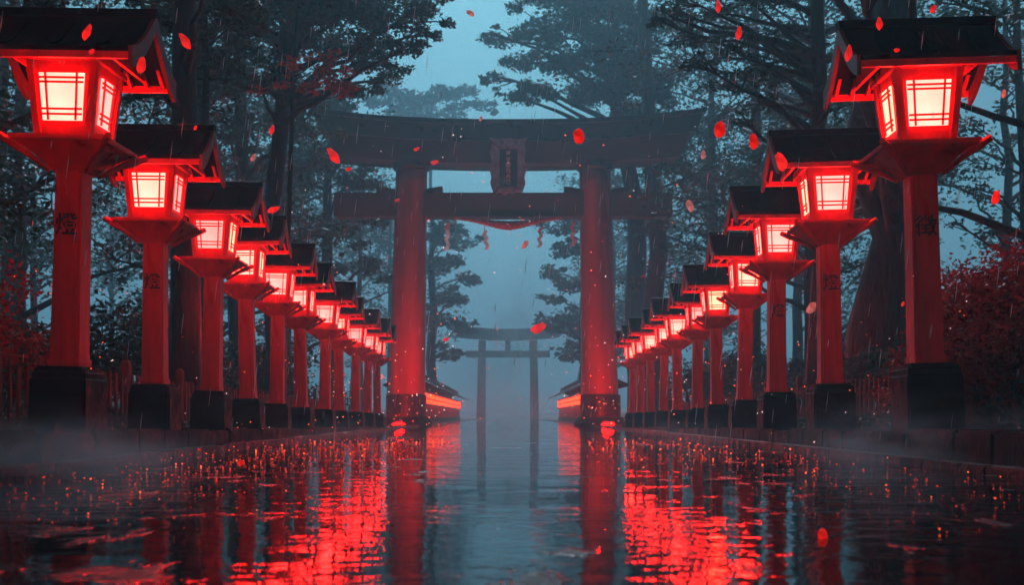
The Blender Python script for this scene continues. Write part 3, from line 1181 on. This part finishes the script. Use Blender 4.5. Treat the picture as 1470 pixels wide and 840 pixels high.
tree('broadleaf_tree', 'thick dark trunk rising behind the two nearest left lanterns, crown above the frame', 'tree',
     h=13, clumps=pxclumps([(120, -60, 70), (200, -40, 70), (300, -50, 80), (60, 10, 40), (330, 10, 40), (220, 30, 26)], 14.5, 1.5, 2),
     leaf=M['leaf'], lsize=.09, density=2400, seed=1, **L_tree(255, 15, 38))
tree('broadleaf_tree', 'slender straight trunk next to the thick trunk behind the left lanterns', 'tree',
     h=15, clumps=pxclumps([(300, -40, 70), (260, 20, 40), (350, 30, 45), (330, 95, 26)], 19, 1.5, 3),
     leaf=M['leaf'], lsize=.10, density=1800, seed=2, **L_tree(293, 19, 13))
tree('broadleaf_tree', 'dark leafy tree whose lacy crown hangs over the left end of the gate', 'tree',
     h=14.5, clumps=pxclumps([(400, 0, 60), (460, -10, 70), (520, 10, 60), (570, 30, 44), (600, 10, 32), (540, 80, 36), (480, 60, 46), (560, 110, 24), (430, 60, 42), (400, 100, 34), (350, 40, 44), (310, 90, 36), (370, 120, 30), (455, 20, 44), (585, 70, 22), (618, 50, 14), (515, 130, 20), (620, -10, 26), (560, -20, 50)], 22, 2.0, 4),
     leaf=M['leaf'], lsize=.095, density=2500, seed=3, lean=(.6, 0), **L_tree(388, 22, 26))
tree('maple_tree', 'red leaved maple glowing among dark trees above the left lanterns', 'tree',
     h=8.5, clumps=pxclumps([(480, 118, 22), (494, 134, 16), (462, 100, 20), (440, 125, 14), (405, 120, 14), (375, 130, 12), (420, 95, 12), (470, 84, 14)], 18.5, .5, 5),
     leaf=M['red_leaf'], lsize=.10, density=2200, seed=4, lean=(.35, 0), **L_tree(402, 18.5, 9))
tree('broadleaf_tree', 'dim tree with a straight trunk behind the fourth left lantern', 'tree',
     h=17, clumps=pxclumps([(350, 60, 50), (300, 130, 40), (400, 170, 40), (440, 190, 34), (330, 190, 36), (380, 240, 30), (470, 230, 22)], 30, 3, 6),
     leaf=M['leaf'], lsize=.12, density=900, seed=5, **L_tree(345, 30, 22))
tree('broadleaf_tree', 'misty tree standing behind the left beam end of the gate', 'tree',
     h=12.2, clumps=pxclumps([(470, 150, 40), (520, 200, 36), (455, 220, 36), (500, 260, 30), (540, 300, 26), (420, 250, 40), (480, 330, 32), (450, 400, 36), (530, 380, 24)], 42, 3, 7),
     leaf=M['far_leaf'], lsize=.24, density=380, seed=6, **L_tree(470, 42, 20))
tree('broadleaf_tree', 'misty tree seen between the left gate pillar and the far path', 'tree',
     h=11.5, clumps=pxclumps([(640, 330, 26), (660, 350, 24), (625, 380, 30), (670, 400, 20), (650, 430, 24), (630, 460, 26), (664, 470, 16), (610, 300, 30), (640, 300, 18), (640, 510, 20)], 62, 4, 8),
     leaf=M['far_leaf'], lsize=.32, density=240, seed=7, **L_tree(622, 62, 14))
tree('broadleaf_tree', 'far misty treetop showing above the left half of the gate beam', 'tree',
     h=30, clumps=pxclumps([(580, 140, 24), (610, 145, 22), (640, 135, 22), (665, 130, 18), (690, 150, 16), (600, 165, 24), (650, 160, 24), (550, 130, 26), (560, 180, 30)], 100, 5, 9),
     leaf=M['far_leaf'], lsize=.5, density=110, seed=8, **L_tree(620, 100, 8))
# --- centre and right
tree('broadleaf_tree', 'tall misty tree spreading its crown above the gate plaque', 'tree',
     h=19.5, lean=(-1.6, 0),
     clumps=pxclumps([(830, 20, 50), (780, 40, 36), (870, 60, 50), (820, 90, 44), (750, 90, 26), (720, 60, 18), (710, 110, 16), (765, 130, 30), (850, 130, 46), (900, 110, 44), (740, 140, 18), (800, -20, 40), (880, -10, 50), (930, 40, 44), (790, 0, 26), (905, 160, 34), (950, 110, 34), (705, 50, 10), (760, -20, 20)], 48, 3, 10),
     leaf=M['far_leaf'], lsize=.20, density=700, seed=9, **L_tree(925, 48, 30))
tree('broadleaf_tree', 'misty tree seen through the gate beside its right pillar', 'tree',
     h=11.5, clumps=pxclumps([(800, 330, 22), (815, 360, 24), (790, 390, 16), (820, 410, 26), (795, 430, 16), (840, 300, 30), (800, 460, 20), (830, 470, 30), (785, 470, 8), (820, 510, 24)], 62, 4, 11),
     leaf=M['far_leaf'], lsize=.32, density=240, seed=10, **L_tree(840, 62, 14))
tree('pine_tree', 'thin dark trunk with long boughs reaching over the right end of the gate', 'tree',
     h=13, flat=.32, droop=.25, aspect=.28,
     clumps=pxclumps([(965, 20, 26), (990, 55, 26), (1020, 20, 30), (1050, 70, 34), (1000, 90, 24), (1085, 100, 34), (1040, 120, 28), (1075, 150, 26), (1120, 40, 36), (1100, 0, 40), (1040, -20, 40), (1130, 110, 30), (970, 0, 18), (945, 30, 12), (1062, 175, 14), (1215, 40, 30), (1210, 120, 28), (1150, 150, 20)], 17, 1.2, 12),
     leaf=M['needle'], lsize=.10, density=1700, seed=11,
     extra_limbs=(([P(1170, 80, 17), P(1140, 68, 16.8), P(1110, 58, 16.6), P(1060, 50, 16.2), P(1015, 44, 16), P(960, 22, 15.8)], .09),
                  ([P(1170, 82, 17), P(1130, 50, 17), P(1110, 30, 17), P(1080, 4, 17)], .06),
                  ([P(1172, 78, 17), P(1215, 92, 17.2), P(1260, 96, 17.4), P(1300, 90, 17.6)], .06),
                  ([P(1170, 95, 17), P(1120, 88, 16.6), P(1080, 94, 16.2)], .04)),
     **L_tree(1171, 17, 24))
tree('cedar_tree', 'wide dark cedar trunk standing behind the nearest right lantern', 'tree',
     h=15, clumps=pxclumps([(1250, -60, 60), (1180, -50, 60), (1330, -60, 50)], 12.5, 1, 13),
     leaf=M['needle'], lsize=.10, density=1500, seed=12, **L_tree(1268, 17.5, 70))
tree('broadleaf_tree', 'sparse pale tree with twisted branches beyond the nearest right lantern', 'tree',
     h=14, lean=(-.5, 0),
     clumps=pxclumps([(1400, 40, 22), (1440, 20, 24), (1460, 70, 24), (1420, 110, 18), (1445, 150, 20), (1400, 180, 14), (1460, 200, 20), (1430, 240, 20), (1400, 270, 16), (1460, 290, 22), (1380, 20, 14), (1330, -5, 20), (1420, 330, 24), (1375, 320, 14)], 27, 2, 14),
     leaf=M['far_leaf'], lsize=.13, density=330, seed=13, **L_tree(1480, 27, 16))
tree('broadleaf_tree', 'dim tree with a straight trunk behind the third right lantern', 'tree',
     h=17, clumps=pxclumps([(1030, 230, 40), (1080, 260, 40), (1000, 280, 26), (1120, 200, 36), (1050, 180, 30), (980, 240, 20), (1180, 240, 40), (1230, 250, 40)], 32, 3, 15),
     leaf=M['leaf'], lsize=.12, density=750, seed=14, **L_tree(1085, 32, 18))
tree('broadleaf_tree', 'leaning trunk in the mist just right of the right gate pillar', 'tree',
     h=21, lean=(-1.1, 0), clumps=pxclumps([(930, 200, 30), (960, 240, 24), (985, 210, 26), (960, 180, 30), (1010, 250, 20), (915, 330, 16)], 40, 3, 16),
     leaf=M['far_leaf'], lsize=.22, density=230, seed=15, **L_tree(948, 40, 26))

# the woods on both sides
wood = []
rngw = random.Random(77)
for s in (-1, 1):
    lab = ('dim tree of the misty wood on the slope left of the path' if s < 0 else 'dim tree of the misty wood on the slope right of the path')
    spots = [(8.5, 16), (11, 21), (8, 27), (13, 29), (10, 37), (16, 36), (8.5, 46), (13, 50), (20, 48), (8, 58), (12, 66), (19, 64), (8, 80), (13, 90), (9, 105), (26, 75)]
    for (X, y) in spots:
        if s > 0 and (X, y) in ((13, 29), (11, 21), (20, 48)):
            continue
        x = s * (X + rngw.uniform(-.6, .6))
        yy = y + rngw.uniform(-1.2, 1.2)
        h = rngw.uniform(9, 13) + y * .08
        cl = []
        for q in range(32):
            t = rngw.random() ** .8
            a = rngw.uniform(0, 6.283)
            rr = rngw.uniform(.6, 4.2)
            cl.append((x + math.cos(a) * rr, yy + math.sin(a) * rr, gz(x, yy) + h * (.22 + .8 * t), rngw.uniform(.8, 1.5)))
        sz = .075 + .0026 * yy
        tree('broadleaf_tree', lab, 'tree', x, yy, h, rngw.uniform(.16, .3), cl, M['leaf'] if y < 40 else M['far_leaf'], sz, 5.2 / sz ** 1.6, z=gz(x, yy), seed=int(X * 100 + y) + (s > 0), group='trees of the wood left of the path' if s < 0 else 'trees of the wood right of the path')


# the wood goes on behind the camera and beside it, its unseen crowns put in to shade the near path
rngb = random.Random(9)
for k, (x, y) in enumerate([(-9, -3), (9, -4), (-5, -10), (5, -11), (0, -12.5), (-12, 4), (12, 5), (-14, 10), (14, 11), (-14, -9), (14, -9)]):
    cl = [(x + rngb.uniform(-3, 3), max(-13.5, y + rngb.uniform(-2.5, 2.5)), rngb.uniform(2.5, 14), rngb.uniform(1.4, 2.2)) for _ in range(16)]
    if k >= 5 and k < 9:  # extra overhead boughs out of view, added for shade
        sg = -1 if x < 0 else 1
        for _ in range(26):
            yy = rngb.uniform(1, 21)
            cl.append((sg * rngb.uniform(.8, 12), yy, max(10.5, .42 * yy + 5.2) + rngb.uniform(0, 3.5), rngb.uniform(1.5, 2.3)))
    tree('broadleaf_tree', 'broad dark tree of the wood outside the frame, shading the near path', 'tree', x, y, 14, .32, cl, M['leaf'], .42, 75, z=gz(x, y), seed=300 + k, group='unseen trees around the camera, put in for shade', flat=.8)


# shrubs
def shrub(name, label, x, y, w_, h, leaf, lsize, density, seed, group=None):
    rng = random.Random(seed)
    z = gz(x, y)
    root = empty(name, (x, y, z))
    tag(root, label, 'shrub', group)
    st = MB()
    cs, rs, ns = [], [], []
    for k in range(14):
        a = rng.uniform(0, 6.283)
        rr = math.sqrt(rng.random()) * w_ * .5
        c = Vector((math.cos(a) * rr, math.sin(a) * rr, h * rng.uniform(.4, .92) * (1 - .3 * rr / w_)))
        cs.append(c)
        r_ = rng.uniform(.2, .34) * h
        rs.append(r_)
        ns.append(density * r_ * r_)
        lp = limb_path((rng.uniform(-.1, .1), rng.uniform(-.1, .1), -.05), c, .08, rng, 4)
        st.tube(lp, [.022, .018, .014, .010, .006], 5)
    st.build('stems', M['bark'], root, smooth=True)
    leaves_object('foliage', cs, rs, ns, lsize, leaf, root, .7)


for k, px in enumerate((1395, 1450)):
    p = P(px, 450, 9.6 + k * .5)
    shrub('maple_shrub', ('rounded red leaved shrub hanging over the fence beside the nearest right post' if k == 0 else 'taller red leaved shrub at the right edge above the picket fence'),
          p.x + .25, p.y, 1.25, 1.62 + .2 * k, M['shrub_red'], .05, 6500, 40 + k)
shrub('maple_shrub', 'dim red leaved shrub behind the nearest left post', -5.0, 9.5, 1.7, 1.75, M['shrub_red'], .06, 2600, 44)
shrub('maple_shrub', 'small dark red shrub low between the two nearest right posts', 4.3, 11.6, 1.0, .62, M['shrub_red'], .05, 3500, 45)
rngs = random.Random(5)
for s in (-1, 1):
    for k in range(11):
        y = 8 + k * 2.6 + rngs.uniform(-.8, .8)
        x = s * (5.6 + rngs.uniform(-.4, 1.4))
        shrub('shrub', 'dark leafy shrub behind the left picket fence' if s < 0 else 'dark leafy shrub behind the right picket fence', x, y, rngs.uniform(1.4, 2.2), rngs.uniform(1.2, 2.2),
              M['leaf'], .10, 1100, 60 + k + (20 if s > 0 else 0), 'shrubs behind the left fence' if s < 0 else 'shrubs behind the right fence')


# ground cover on the banks
def undergrowth(s):
    n = 9000
    rng = nr
    cs = np.stack([s * (3.5 + 4.5 * rng.random(n) ** 1.3), 3 + 32 * rng.random(n), np.zeros(n)], 1)
    cs[:, 2] = [gz(a, b) + .1 + .12 * rng.random() for a, b in cs[:, :2]]
    o = leaves_object('undergrowth', cs, np.full(n, .10), np.full(n, 3), .07, M['leaf'], None, .8)
    tag(o, 'low dark ground cover on the bank %s' % ('left of the path' if s < 0 else 'right of the path'), 'ground cover', kind='stuff')


undergrowth(-1)
undergrowth(1)


# ------------------------------------------------------------------ petals made to glow, sparks, rain, drops
def flake_mesh(name, mat, wfac, seed):
    """a curled, notched petal-like flake, about 1 long"""
    rng = random.Random(seed)
    nu, nv = 8, 12
    ph = rng.uniform(0, 6)
    f, b = [], []
    for j in range(nv + 1):
        t = j / nv
        wd = wfac * (math.sin(math.pi * min(1, t * .92 + .06)) ** .75) * (1 + .14 * math.sin(7 * t + ph))
        for i in range(nu + 1):
            u = -1 + 2 * i / nu
            x = .5 * wd * u + .07 * math.sin(2.4 * t + ph)
            z = t - .5 - (.10 * (1 - abs(u)) if t > .95 else 0) + .05 * u * math.sin(ph)
            y = .28 * (wd * u) ** 2 + .22 * (t - .5) ** 2 + .05 * math.sin(5 * t + 3 * u)
            f.append((x, y, z))
            b.append((x, y + .03, z))
    mb = MB()
    W = nu + 1
    q = lambda j, i: j * W + i
    fs = [(q(j, i), q(j, i + 1), q(j + 1, i + 1), q(j + 1, i)) for j in range(nv) for i in range(nu)]
    n = len(f)
    fs2 = [tuple(n + k for k in reversed(p)) for p in fs]
    rim = [q(0, i) for i in range(W)] + [q(j, nu) for j in range(1, nv + 1)] + [q(nv, i) for i in range(nu - 1, -1, -1)] + [q(j, 0) for j in range(nv - 1, 0, -1)]
    sd = [(rim[k], n + rim[k], n + rim[(k + 1) % len(rim)], rim[(k + 1) % len(rim)]) for k in range(len(rim))]
    mb.add(f + b, fs + fs2 + sd)
    return mb.build(name, mat, smooth=True)


protos = [flake_mesh('glow_petal', M['glow_petal'], .60, 1), flake_mesh('glow_petal', M['glow_petal'], .42, 2), flake_mesh('glow_petal', M['glow_petal'], .75, 3), flake_mesh('glow_petal', M['glow_petal_pale'], .62, 4)]  # petal shapes with an added glow
used = [False] * 4
flakes = [  # px, py, height px, tilt deg, proto, distance, label
    (264, 58, 27, -38, 1, 10.5, 'long glowing petal before the thick trunk left of the frame top'),
    (131, 73, 11, 80, 2, 6.9, 'small round petal drifting before the nearest left lantern eave'),
    (201, 92, 24, 8, 0, 6.8, 'oval petal hanging below the roof end of the nearest left lantern'),
    (88, 88, 10, 70, 2, 6.9, 'faint small petal above the nearest left lantern window'),
    (477, 223, 28, -42, 1, 15, 'long tilted petal beside the left tip of the gate beam'),
    (598, 213, 9, 60, 0, 26, 'tiny petal over the left part of the gate second beam'),
    (624, 232, 11, 75, 0, 25, 'small petal under the gate beam right of its left pillar'),
    (831, 194, 23, 4, 2, 4.2, 'large rounded petal before the gate beam right of the plaque'),
    (1033, 185, 23, 6, 2, 3.8, 'largest round petal right of the gate beam tip'),
    (1081, 203, 22, -8, 0, 4.0, 'oval petal just left of the second right lantern roof'),
    (1060, 46, 20, 3, 1, 11, 'narrow upright petal among the pine boughs'),
    (1031, 8, 18, -10, 1, 11, 'petal at the top edge among the pine boughs'),
    (675, 18, 13, -50, 3, 14, 'pale pinkish flake in the open sky above the gate'),
    (772, 470, 23, 65, 0, 26, 'tilted petal before the top beam of the distant gate'),
    (990, 295, 18, -15, 3, 20, 'pale petal beyond the right end of the tie beam'),
    (1120, 232, 27, -20, 0, 9.6, 'bright petal at the roof end of the second right lantern'),
    (1218, 75, 24, 4, 1, 7.2, 'narrow petal at the roof end of the nearest right lantern'),
    (1288, 71, 9, 80, 2, 7.1, 'small petal on the eave of the nearest right lantern'),
    (1429, 283, 20, 12, 0, 8.5, 'petal floating above the red shrub at the right edge'),
    (1441, 134, 12, 10, 3, 8.5, 'pale small flake right of the nearest right lantern roof'),
    (393, 300, 19, 62, 1, 11, 'flat petal above the fourth left lantern roof'),
    (1182, 770, 22, 10, 2, 2.9, 'large petal low over the foreground water right of centre'),
    (345, 665, 12, 60, 0, 5.5, 'petal low over the water in the left foreground'),
    (363, 225, 13, 20, 3, 16, 'dim petal before the dark trunks over the left lanterns'),
    (753, 351, 14, 50, 3, 22, 'orange flake drifting under the rope'),
    (500, 242, 10, 80, 0, 18, 'small petal between the gate beams at the left end'),
    (280, 183, 7, 30, 2, 9.2, 'tiny petal on the roof of the second left lantern'),
    (390, 185, 16, 10, 1, 16, 'thin petal over the wood behind the left lanterns'),
    (1165, 441, 20, 40, 3, 11.2, 'dull leaf right of the third right lantern post'),
    (640, 487, 9, 70, 0, 26, 'small petal left of the distant gate'),
    (570, 287, 7, 60, 0, 28, 'tiny petal before the left end of the tie beam'),
    (1296, 436, 8, 20, 0, 7.3, 'small petal before the nearest right post'),
    (1340, 12, 12, 30, 2, 7.0, 'petal above the ridge of the nearest right lantern'),
    (1262, 32, 22, 2, 1, 7.2, 'upright streak-like petal on the ridge of the nearest right lantern'),
    (124, 44, 26, 12, 1, 6.9, 'slim slanted petal over the nearest left lantern roof'),
    (690, 733, 11, 30, 0, 4.2, 'petal just above the dark water at the path middle'),
    (690, 170, 8, 30, 3, 20, 'faint flake over the gate beam middle'),
    (1009, 222, 12, 10, 3, 19, 'dim flake behind the gate beam tip'),
]
for px, py, hp, tilt, k, dist, lab in flakes:
    o = protos[k] if not used[k] else protos[k].copy()
    if used[k]:
        COL.objects.link(o)
    used[k] = True
    h = hp * dist / F
    o.location = P(px, py, dist)
    o.scale = (h, h, h)
    o.rotation_euler = (rnd.uniform(-.3, .3), R(tilt), rnd.uniform(-.35, .35))
    tag(o, lab, 'glow_petal', 'petals given a glow, drifting in the air')

ICO = None


def ico():
    global ICO
    if ICO is None:
        bm = bmesh.new()
        bmesh.ops.create_icosphere(bm, subdivisions=1, radius=1)
        ICO = (np.array([v.co[:] for v in bm.verts]), np.array([[v.index for v in f.verts] for f in bm.faces]))
        bm.free()
    return ICO


def beads(name, pts, rad, mat, label, cat, squash=(1, 1, 1), smooth=True, mat2=None, frac2=0):
    v, f = ico()
    n = len(pts)
    V = (v[None] * np.array(rad)[:, None, None] * np.array(squash)[None, None] + np.array(pts)[:, None]).reshape(-1, 3)
    Fc = (f[None] + (np.arange(n) * len(v))[:, None, None]).reshape(-1, 3)
    me = bpy.data.meshes.new(name)
    me.from_pydata(V.tolist(), [], Fc.tolist())
    me.materials.append(mat)
    if mat2:
        me.materials.append(mat2)
        idx = np.repeat((nr.random(n) < frac2).astype(np.int32), len(f))
        me.polygons.foreach_set('material_index', idx)
    if smooth:
        me.polygons.foreach_set('use_smooth', [True] * len(me.polygons))
    o = bpy.data.objects.new(name, me)
    COL.objects.link(o)
    tag(o, label, cat, kind='stuff')
    return o


# tiny sparks and painted white raindrop glints through the air, more of them low by the lanterns
pts, rad = [], []
for _ in range(420):
    d = rnd.uniform(6, 32)
    s = rnd.choice((-1, 1))
    x = s * abs(rnd.gauss(3.0, 1.0))
    z = .1 + abs(rnd.gauss(0, .9))
    pts.append((x, d, z))
    rad.append(rnd.uniform(.35, 1.05) * d / F)
for _ in range(120):
    d = rnd.uniform(10, 45)
    p = P(rnd.uniform(420, 1060), rnd.uniform(180, 600), d)
    pts.append(p[:])
    rad.append(rnd.uniform(.4, 1.2) * d / F)
beads('sparks', pts, rad, M['spark'], 'tiny orange sparks and white painted raindrop glints over the path', 'sparks', mat2=M['drop_glint'], frac2=.4)

# rain: short falling drops
pts, rad = [], []
mbr = MB()
for _ in range(760):
    d = rnd.uniform(3.0, 30)
    p = P(rnd.uniform(-20, 1490), rnd.uniform(-20, 690), d)
    if p.z < .1:
        continue
    ln = rnd.uniform(10, 34) * d / F
    ln = min(ln, .20)
    r_ = min(.0035, rnd.uniform(.45, .8) * d / F)
    mbr.tube([p, p + Vector((.06 * ln, 0, ln * .5)), p + Vector((.12 * ln, 0, ln))], [r_ * .3, r_, r_ * .2], 5)
o = mbr.build('rain', M['rain'], smooth=True)
tag(o, 'fine slanting rain falling over the path', 'rain', kind='stuff')

# painted glints: glowing beads in place of reflections off the wet path
for nm, mk, cnt, lab in (('painted_glints', 'wet_glint', 620, 'small red painted glints low over the wet path'),
                         ('dim_painted_glints', 'wet_glint_dim', 700, 'tiny dim red painted glints low over the wet path'),
                         ('orange_painted_glints', 'spark', 130, 'tiny orange painted glints low over the wet path')):
    pts, rad = [], []
    for _ in range(cnt):
        d = 3.0 + 11 * rnd.random() ** 1.3
        x = rnd.choice((-1, -1, 1)) * rnd.triangular(.35, PATH_HALF, 1.7)
        pts.append((x, d, .004 + .05 * rnd.random() ** 2))
        rad.append(rnd.uniform(.35, 1.35) * d / F)
    beads(nm, pts, rad, M[mk], lab, 'sparks')  # painted glints of the wet path, kept in the sparks category

# ------------------------------------------------------------------ air
hz = MB()
hz.box(-300, 300, -16, 600, -1.2, 48)
hm = bpy.data.materials.new('haze')
hm.use_nodes = True
nt = hm.node_tree
nt.nodes.remove(nt.nodes['Principled BSDF'])
pv = nt.nodes.new('ShaderNodeVolumePrincipled')
pv.inputs['Color'].default_value = (0.42, 0.79, 0.94, 1)
pv.inputs['Density'].default_value = 0.0064
pv.inputs['Anisotropy'].default_value = 0.35
nt.links.new(pv.outputs[0], nt.nodes['Material Output'].inputs['Volume'])
ho = hz.build('haze', hm)
tag(ho, kind='stuff')
ho['label'] = 'blue mist filling the air over the path'

# low banks of denser mist over the water and the path sides
v, f = None, None
for k, (x, y, z, rx, ry, rz_, dens, lab) in enumerate([
        (-2.9, 6.2, .05, 1.5, 1.6, .42, 1.0, 'pale blue mist bank low over the left foreground'),
        (3.0, 7.6, .10, 1.3, 1.8, .45, .8, 'pale blue mist bank low before the right lanterns'),
        (-2.2, 12.5, .0, 1.8, 3.0, .50, .06, 'thin mist at the feet of the left lanterns'),
        (2.3, 14.0, .0, 1.8, 3.5, .50, .06, 'thin mist at the feet of the right lanterns'),
        (0.0, 42.0, .2, 4.5, 9.0, 1.6, .035, 'soft mist on the path beyond the gate'),
        (0.0, 66.0, 3.5, 5.5, 25.0, 10.0, .020, 'tall pale mist filling the gap between the two gates')]):
    bm = bmesh.new()
    bmesh.ops.create_uvsphere(bm, u_segments=28, v_segments=16, radius=1)
    me = bpy.data.meshes.new('mist')
    bm.to_mesh(me)
    bm.free()
    m = bpy.data.materials.new('mist')
    m.use_nodes = True
    nt = m.node_tree
    nt.nodes.remove(nt.nodes['Principled BSDF'])
    pv = nt.nodes.new('ShaderNodeVolumePrincipled')
    pv.inputs['Color'].default_value = (0.66, 0.88, 0.99, 1)
    tc = nt.nodes.new('ShaderNodeTexCoord')
    gr = nt.nodes.new('ShaderNodeTexGradient')
    gr.gradient_type = 'QUADRATIC_SPHERE'
    nt.links.new(tc.outputs['Object'], gr.inputs['Vector'])
    no = nt.nodes.new('ShaderNodeTexNoise')
    no.inputs['Scale'].default_value = 2.2
    no.inputs['Detail'].default_value = 2
    nt.links.new(tc.outputs['Object'], no.inputs['Vector'])
    mr = nt.nodes.new('ShaderNodeMapRange')
    mr.inputs['From Min'].default_value = .38
    mr.inputs['From Max'].default_value = .65
    mr.inputs['To Min'].default_value = .1 * dens
    mr.inputs['To Max'].default_value = 4.0 * dens
    nt.links.new(no.outputs['Fac'], mr.inputs['Value'])
    mu = nt.nodes.new('ShaderNodeMath')
    mu.operation = 'MULTIPLY'
    nt.links.new(gr.outputs['Fac'], mu.inputs[0])
    nt.links.new(mr.outputs['Result'], mu.inputs[1])
    nt.links.new(mu.outputs[0], pv.inputs['Density'])
    nt.links.new(pv.outputs[0], nt.nodes['Material Output'].inputs['Volume'])
    me.materials.append(m)
    o = bpy.data.objects.new('mist', me)
    COL.objects.link(o)
    o.location = (x, y, z)
    o.scale = (rx, ry, rz_)
    tag(o, lab, 'mist', kind='stuff')
